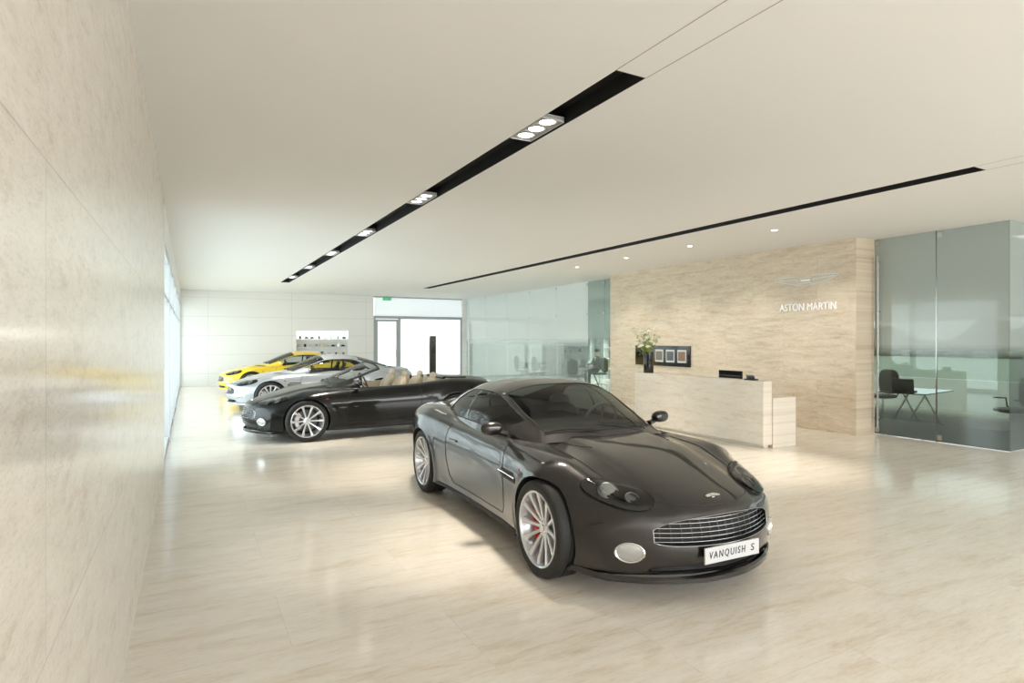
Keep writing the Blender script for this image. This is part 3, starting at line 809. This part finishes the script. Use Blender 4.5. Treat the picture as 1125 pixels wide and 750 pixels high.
mb=MB(); mb.lathe([(0,0),(.095,0),(.10,.01),(.096,.2),(.098,.38),(.102,.41),(.09,.41),(.084,.2),(.084,.02),(0,.02)],28); mb.build('body',M_gblack,parent=vz)
fl=empty('flower_arrangement',(7.95,9.05,1.08),'airy bouquet of cream blossoms and green leaves in the black vase','flowers')
M_leaf=pm('leaf_green',(.30,.38,.08),rough=.5); M_petal=pm('petal_cream',(.88,.88,.70),rough=.6)
for k in range(34):
    a=random.uniform(0,2*math.pi); rr=random.uniform(.05,.33); h=random.uniform(.46,.86)
    ms,mf,ml=MB(),MB(),MB()
    p=Vector((rr*math.cos(a),rr*math.sin(a),h)); q0=Vector((p.x*.15,p.y*.15,.05)); ms.tube([q0,(p.x*.22,p.y*.22,h*.55),p],.0035,5)
    for q in range(5):
        b=q*2*math.pi/5
        Mq=Matrix.Translation(p)@Matrix.Rotation(a,4,'Z')@Matrix.Rotation(.6,4,'Y')@Matrix.Rotation(b,4,'Z')
        mf.sup((.026,0,.008),(.029,.018,.009),2,0,Mq,10,6)
    for q in range(3):
        t=random.uniform(.5,.95); c_=Vector((p.x*t,p.y*t,h*(.3+.7*t)*.95)); Mq=Matrix.Translation(c_)@Matrix.Rotation(random.uniform(0,6.28),4,'Z')@Matrix.Rotation(random.uniform(-1,.4),4,'Y')
        ml.add([(0,0,0),(.05,.012,.008),(.12,0,0),(.05,-.012,.008)],[(0,1,2,3)],0,Mq)
    for m_,n_,mt in ((ms,'stem',M_leaf),(mf,'blossom',M_petal),(ml,'leaf',M_leaf)):
        m_.build(n_,mt,parent=fl)
# ------------------------------------------------------------ wall lettering + emblem
WX=XR
Rw=Matrix(((0,0,-1,0),(-1,0,0,0),(0,1,0,0),(0,0,0,1)))
M_sil=pm('sign_silver_glow',(.95,.95,.94),metal=.0,rough=.3,emis=.10)  # slight emission put into the letters, which are no lamp
M_sil2=pm('emblem_silver',(.85,.84,.82),metal=.2,rough=.3)
mb=MB(); text_mesh('ASTON MARTIN',.20,.012,Matrix.Translation((WX-.014,7.33,2.32))@Rw,0,mb,width=1.18)
o=mb.build('wall_lettering',M_sil,smooth=False); tag(o,'silver capital letters mounted on the travertine wall','sign')
M_sild=pm('sign_grey',(.56,.48,.37),metal=.2,rough=.35)
em=MB(); Me=Matrix.Translation((WX-.010,7.36,2.83))@Rw
def P2(pts,r=.0075,closed=False): em.tube([(a,b,0) for a,b in pts],r,6,0,closed,Me)
for s in (1,-1):
    topc=[(.13,.085),(.22,.090),(.34,.090),(.48,.086),(.60,.078),(.67,.070)]
    bot=[(.67,.070),(.62,.030),(.53,.0),(.41,-.030),(.27,-.060),(.12,-.085)]
    em.add([(a*s,b,-.004) for a,b in topc+bot[1:]],[tuple(range(len(topc)+len(bot)-1))],1,Me)
    P2([(a*s,b) for a,b in topc],.006); P2([(a*s,b) for a,b in bot],.006); P2([(.12*s,-.085),(.12*s,-.045)],.005)
    mid=[(.12,.015),(.24,.025),(.36,.033),(.48,.040),(.61,.048)]
    P2([(a*s,b) for a,b in mid],.0045)
    for i in range(11):
        t=i/10; a0=(.13+.38*t,.015+.026*t); b0=(.15+.45*t,-.082+.107*t)
        P2([(a0[0]*s,a0[1]),(b0[0]*s,b0[1])],.004)
    for i in range(7):
        t=i/6; P2([((.15+.36*t)*s,.086+.0*t),((.20+.38*t)*s,.024+.024*t)],.0035)
P2([(-.13,-.045),(.13,-.045),(.13,.055),(-.13,.055)],.006,True)
em.box(-.12,.12,-.04,.05,-.006,.0,1,Me)
em.box(-.10,.10,-.012,.022,-.004,.006,0,Me)
P2([(-.12,-.085),(0,-.10),(.12,-.085)],.005)
o=em.build('wall_emblem',[M_sil2,M_sild],smooth=False); tag(o,'silver winged emblem mounted on the travertine wall','sign')
pb=empty('picture_board',(XR-.02,11.3,1.30),'black panel carrying a row of framed photographs on the stone wall','picture frame')
mb=MB(); mb.box(-.02,.019,-.97,.97,-.25,.25); mb.build('board',M_gblack,parent=pb,smooth=False)
cols=[(.22,.13,.08),(.08,.09,.10),(.16,.14,.11)]
for i,y in enumerate((-.72,-.33,.06)):
    mb=MB(); mb.box(-.03,-.021,y-.145,y+.145,-.155,.155,0); mb.box(-.034,-.0305,y-.115,y+.115,-.11,.11,1)
    mb.build('photograph',[M_plate,pm('pic%d'%i,cols[i],rough=.4,noise=8)],parent=pb,smooth=False)
# ------------------------------------------------------------ totem, niche
tt=empty('information_pillar',(7.17,18.86,0),'slim tall black pillar standing on the floor','pillar')
mb=MB(); mb.box(-.10,.10,-.06,.06,.02,1.82); mb.build('column',M_gblack,parent=tt,bevel=.006,smooth=False)
mb=MB(); mb.box(-.18,.18,-.14,.14,0,.02); mb.build('base',M_black,parent=tt,smooth=False)
sh=empty('display_shelf',((NX0+NX1)/2,YB+.13,NZ0),'lit glass shelves set into a recess of the white wall','shelf')
w=NX1-NX0
for z in (.32,.64):
    mb=MB(); mb.box(-w/2+.01,w/2-.01,-.12,.12,z,z+.015); mb.build('shelf_board',pm('shelfg',(.7,.8,.8),rough=.1),parent=sh,smooth=False)
for z,n in ((0.0,7),(.336,9),(.656,8)):
    for i in range(n):
        x=-w/2+.15+i*(w-.3)/(n-1)+random.uniform(-.03,.03); mb=MB(); t=random.choice([0,1,2])
        if t==0: mb.lathe([(0,0),(.04,0),(.042,.01),(.035,.09),(.04,.11),(.034,.11),(.03,.02),(0,.02)],14); nm_,lb='mug','small ceramic mug on the display shelf'
        elif t==1: mb.box(-.05,.05,-.03,.03,0,.14); mb.box(-.053,.053,-.033,.033,.12,.142); nm_,lb='gift_box','small gift box on the display shelf'
        else: mb.sup((0,0,.035),(.09,.04,.03),2.6,nu=14,nv=8); mb.sup((-.01,0,.065),(.045,.03,.02),2.4,nu=14,nv=8); nm_,lb='model_car','miniature model car on the display shelf'
        o=mb.build(nm_,random.choice([M_black,M_leatherT,M_steel,M_dchrome,M_paintG])); o.location=(sh.location.x+x,YB+.13,NZ0+z+.0005); tag(o,lb,nm_.replace('_',' '),'merchandise in the wall recess')
# ------------------------------------------------------------ offices
def desk(x,y,rot,label,L=1.6,W=.8):
    r=empty('desk',(x,y,0),label,'desk',rot)
    mb=MB(); mb.box(-L/2,L/2,-W/2,W/2,.73,.75); mb.build('table_top',M_gblack,parent=r,bevel=.003,smooth=False)
    for s in (1,-1):
        mb=MB(); X=s*(L/2-.25)
        mb.tube([(X,-W/2+.08,0),(X,0.05,.73)],.018); mb.tube([(X,W/2-.08,0),(X,-.05,.73)],.018); mb.tube([(X,-W/2+.1,.725),(X,W/2-.1,.725)],.014)
        mb.build('leg',M_steel if L<1.5 else M_black,parent=r)
    return r
def laptop(x,y,z,rot,label):
    r=empty('laptop',(x,y,z),label,'laptop',rot)
    mb=MB(); mb.box(-.12,.12,-.17,.17,0,.018); mb.build('keyboard',M_black,parent=r,smooth=False)
    mb=MB(); Mt=Matrix.Translation((-.12,0,.018))@Matrix.Rotation(math.radians(-15),4,'Y'); mb.box(-.006,.0,-.17,.17,0,.23,0,Mt); mb.build('screen',M_black,parent=r,smooth=False)
desk(12.2,17.3,math.pi/2,'black trestle desk behind the frosted glass partition')
laptop(12.2,17.5,.75,math.pi,'open black laptop on the office desk')
office_chair(13.05,17.5,math.pi,'black office chair with a seated person in it')
desk(11.9,6.2,.15,'black trestle desk behind the green glass wall',1.4)
laptop(11.55,6.2,.75,.3,'open black laptop on the desk behind glass')
office_chair(12.6,4.98,2.5,'dark office chair behind the green glass wall')
office_chair(13.3,7.6,math.pi,'dark office chair pulled up to the glass office desk')
desk(12.6,21.5,math.pi/2,'black trestle desk at the far end of the offices')
office_chair(11.8,21.0,0,'pale visitor chair beside the far office desk',M_white)
office_chair(11.8,19.6,0,'pale visitor chair inside the glass office',M_white)
office_chair(11.5,16.7,.4,'black visitor chair in front of the office desk')
bs=empty('shelving_unit',(15.7,19.6,0),'tall white shelving unit with files standing in the office','shelf')
mb=MB()
for z in (0,.45,.9,1.35,1.8,2.25): mb.box(-.18,.18,-.9,.9,z,z+.03)
for y in (-.9,-.3,.3,.87): mb.box(-.18,.18,y,y+.03,0,2.28)
mb.build('frame',M_white,parent=bs,smooth=False)
for z in (.93,1.38,1.83):
    for k in range(8):
        y=-.8+k*.2+.0
        if abs(y+.285)<.05 or abs(y-.315)<.05: continue
        mb=MB(); mb.box(-.12,.12,-.035,.035,0,.3); o=mb.build('binder',[M_black,M_steel,M_leatherT][k%3],smooth=False); o.location=(15.7,19.6+y,z+.0005); tag(o,'upright office binder standing on the shelf','binder','binders on the office shelves')
def person(x,y,rot):
    V=[];R=[];E=[];idx={}
    def av(n,p,r): idx[n]=len(V); V.append(p); R.append(r)
    av('pel',(0,0,.58),(.13,.15)); av('sp',(-.02,0,.76),(.11,.14)); av('ch',(-.02,0,.96),(.12,.16)); av('nk',(0,0,1.10),(.055,.055)); av('hb',(.02,0,1.16),(.075,.07)); av('hd',(.03,0,1.25),(.085,.075))
    E+= [('pel','sp'),('sp','ch'),('ch','nk'),('nk','hb'),('hb','hd')]
    for s,t in ((1,'l'),(-1,'r')):
        av('sh'+t,(0,.17*s,1.01),(.06,.06)); av('el'+t,(.10,.24*s,.80),(.045,.045)); av('wr'+t,(.34,.16*s,.80),(.028,.028)); av('pa'+t,(.41,.14*s,.79),(.034,.02))
        E+=[('ch','sh'+t),('sh'+t,'el'+t),('el'+t,'wr'+t),('wr'+t,'pa'+t)]
        for k in range(4):
            o=(k-1.5)*.02; av('f%d%s'%(k,t),(.47,.14*s+o,.785),(.009,.009)); av('g%d%s'%(k,t),(.505-.01*abs(k-1.2),.14*s+o*1.1,.768),(.008,.008)); E+=[('pa'+t,'f%d%s'%(k,t)),('f%d%s'%(k,t),'g%d%s'%(k,t))]
        av('th'+t,(.40,.14*s-.045*s,.785),(.010,.010)); E+=[('pa'+t,'th'+t)]
        av('hp'+t,(.08,.10*s,.585),(.08,.08)); av('kn'+t,(.46,.12*s,.57),(.06,.06)); av('an'+t,(.44,.12*s,.10),(.042,.042)); av('to'+t,(.60,.13*s,.045),(.04,.04))
        E+=[('pel','hp'+t),('hp'+t,'kn'+t),('kn'+t,'an'+t),('an'+t,'to'+t)]
    me=bpy.data.meshes.new('person'); me.from_pydata(V,[(idx[a],idx[b]) for a,b in E],[])
    o=bpy.data.objects.new('tmp',me); COL.objects.link(o)
    o.modifiers.new('s','SKIN')
    for i,sv in enumerate(me.skin_vertices[0].data): sv.radius=R[i]; sv.use_root=(i==0)
    o.modifiers.new('u','SUBSURF').levels=2
    dg=bpy.context.evaluated_depsgraph_get(); dg.update(); nm=bpy.data.meshes.new_from_object(o.evaluated_get(dg)); bpy.data.objects.remove(o)
    skin=pm('skin',(.60,.37,.27),rough=.5); suit=pm('suit',(.02,.02,.025),rough=.8)
    nm.materials.clear(); nm.materials.append(suit); nm.materials.append(skin)
    for p in nm.polygons:
        c=p.center; p.material_index=1 if (c.z>1.11 or (c.x>.35 and c.z>.7)) else 0; p.use_smooth=True
    ob=bpy.data.objects.new('person',nm); COL.objects.link(ob); ob.location=(x,y,0); ob.rotation_euler=(0,0,rot)
    tag(ob,'seated person in a dark suit working at the office desk','person')
    g=MB(); g.sup((.0,0,1.31),(.095,.085,.075),2.2); g.build('hair',pm('hairm',(.03,.02,.015),rough=.7),parent=ob)
    g=MB(); g.sup((.125,0,1.24),(.018,.012,.02),2,nu=8,nv=6); g.build('nose',skin,parent=ob)
    for s in (1,-1): g=MB(); g.sup((.105,.03*s,1.265),(.01,.012,.007),2,nu=8,nv=6); g.build('eye',M_black,parent=ob)
    for s in (1,-1): g=MB(); g.sup((.03,.083*s,1.25),(.02,.01,.03),2,nu=8,nv=6); g.build('ear',skin,parent=ob)
    g=MB(); g.sup((.108,0,1.205),(.008,.025,.005),2,nu=8,nv=6); g.build('mouth',pm('lip',(.4,.15,.13)),parent=ob)
    g=MB(); g.add([(.10,.035,1.08),(.10,-.035,1.08),(.112,0,.92)],[(0,1,2)]); g.build('shirt',M_white,parent=ob)
person(12.98,17.5,math.pi)

# ------------------------------------------------------------ ceiling lights
M_hous=pm('fitting_white',(.5,.5,.5),rough=.4)
def slot_light(x,y):
    r=empty('ceiling_spotlight',(x,y,H+.03),'white rectangular fitting with three round spotlights in the black ceiling slot','ceiling light',0,'spotlight fittings in the ceiling slots')
    mb=MB(); L=.28;W=.110
    mb.box(-W,W,-L,L,.0,.006); 
    for a in ((-W,-W+.006,-L,L),(W-.006,W,-L,L),(-W,W,-L,-L+.006),(-W,W,L-.006,L)): mb.box(a[0],a[1],a[2],a[3],-.022,.02)
    mb.build('housing',M_hous,parent=r,smooth=False)
    for k in (-1,0,1):
        mb=MB(); Mk=Matrix.Translation((0,k*.182,0))
        mb.lathe([(.083,.0),(.083,-.012),(.073,-.014),(.066,-.006)],28,0,Mk); mb.lathe([(.066,-.008),(.04,-.012),(0,-.013)],28,1,Mk)
        mb.build('lamp',[M_chrome,M_lamp],parent=r)
def spot(x,y,z,e,size,col=(1,.91,.78),tgt=None,blend=.8,rad=.18):
    l=bpy.data.lights.new('spot','SPOT'); l.energy=e; l.spot_size=math.radians(size); l.spot_blend=blend; l.color=col; l.shadow_soft_size=rad
    o=bpy.data.objects.new('spot_lamp',l); COL.objects.link(o); o.location=(x,y,z)
    if tgt:
        o.rotation_euler=(Vector(tgt)-Vector((x,y,z))).to_track_quat('-Z','Y').to_euler()
    return o
for y in (4.46,7.38,10.2,12.95,15.7,18.4):
    slot_light(2.65,y)
    spot(2.65,y,H-.03,290,54); spot(2.65,y+.15,H-.03,210,44,tgt=(1.6,y+.5,0))
for y in (5.6,8.4,11.2,14.0,16.8):
    spot(7.35,y,H-.03,360,52,tgt=(6.8,y,0))
for i,y in enumerate((6.6,8.5,10.4,12.3)):
    r=empty('downlight',(8.5,y,H),'small round recessed downlight in the white ceiling','ceiling light',0,'small recessed downlights')
    mb=MB(); mb.lathe([(.07,0),(.07,-.006),(.05,-.008),(.048,-.002)],24,0); mb.build('ring',M_white,parent=r)
    mb=MB(); mb.lathe([(.048,-.003),(0,-.004)],24,0); mb.build('lamp',M_lamp,parent=r)
    spot(8.5,y,H-.03,110,80,tgt=(10.2,y,.8),rad=.06)
def area(x,y,z,sx,sy,e,rot,col):
    l=bpy.data.lights.new('area_fill','AREA'); l.shape='RECTANGLE'; l.size=sx; l.size_y=sy; l.energy=e; l.color=col
    o=bpy.data.objects.new('area_fill',l); COL.objects.link(o); o.location=(x,y,z); o.rotation_euler=rot
area(XL-.5,16.8,1.55,2.9,15,600,(0,-math.pi/2,0),(.90,.96,1))  # added area lamp standing in for daylight through the left windows
area(6,Y0-.6,2.1,14,2.2,840,(math.pi/2,0,0),(1,.985,.96))  # added lamp beyond the unseen front glazing, in place of daylight
area(13.4,10,3.4,3.0,12,210,(0,0,0),(.97,1,.99))  # unseen ceiling fill added to brighten the near office
area(13.4,20,3.4,3.0,7,350,(0,0,0),(.97,1,.99))  # second unseen ceiling fill, added for the far office
area((NX0+NX1)/2,YB+.13,NZ1-.02,1.9,.1,9,(0,0,0),(1,.97,.9))  # lamp lighting the shelf recess from above
w=bpy.data.worlds.new('world'); sc.world=w; w.use_nodes=True
bg=w.node_tree.nodes['Background']; bg.inputs[0].default_value=(.95,.97,1,1); bg.inputs[1].default_value=1.6
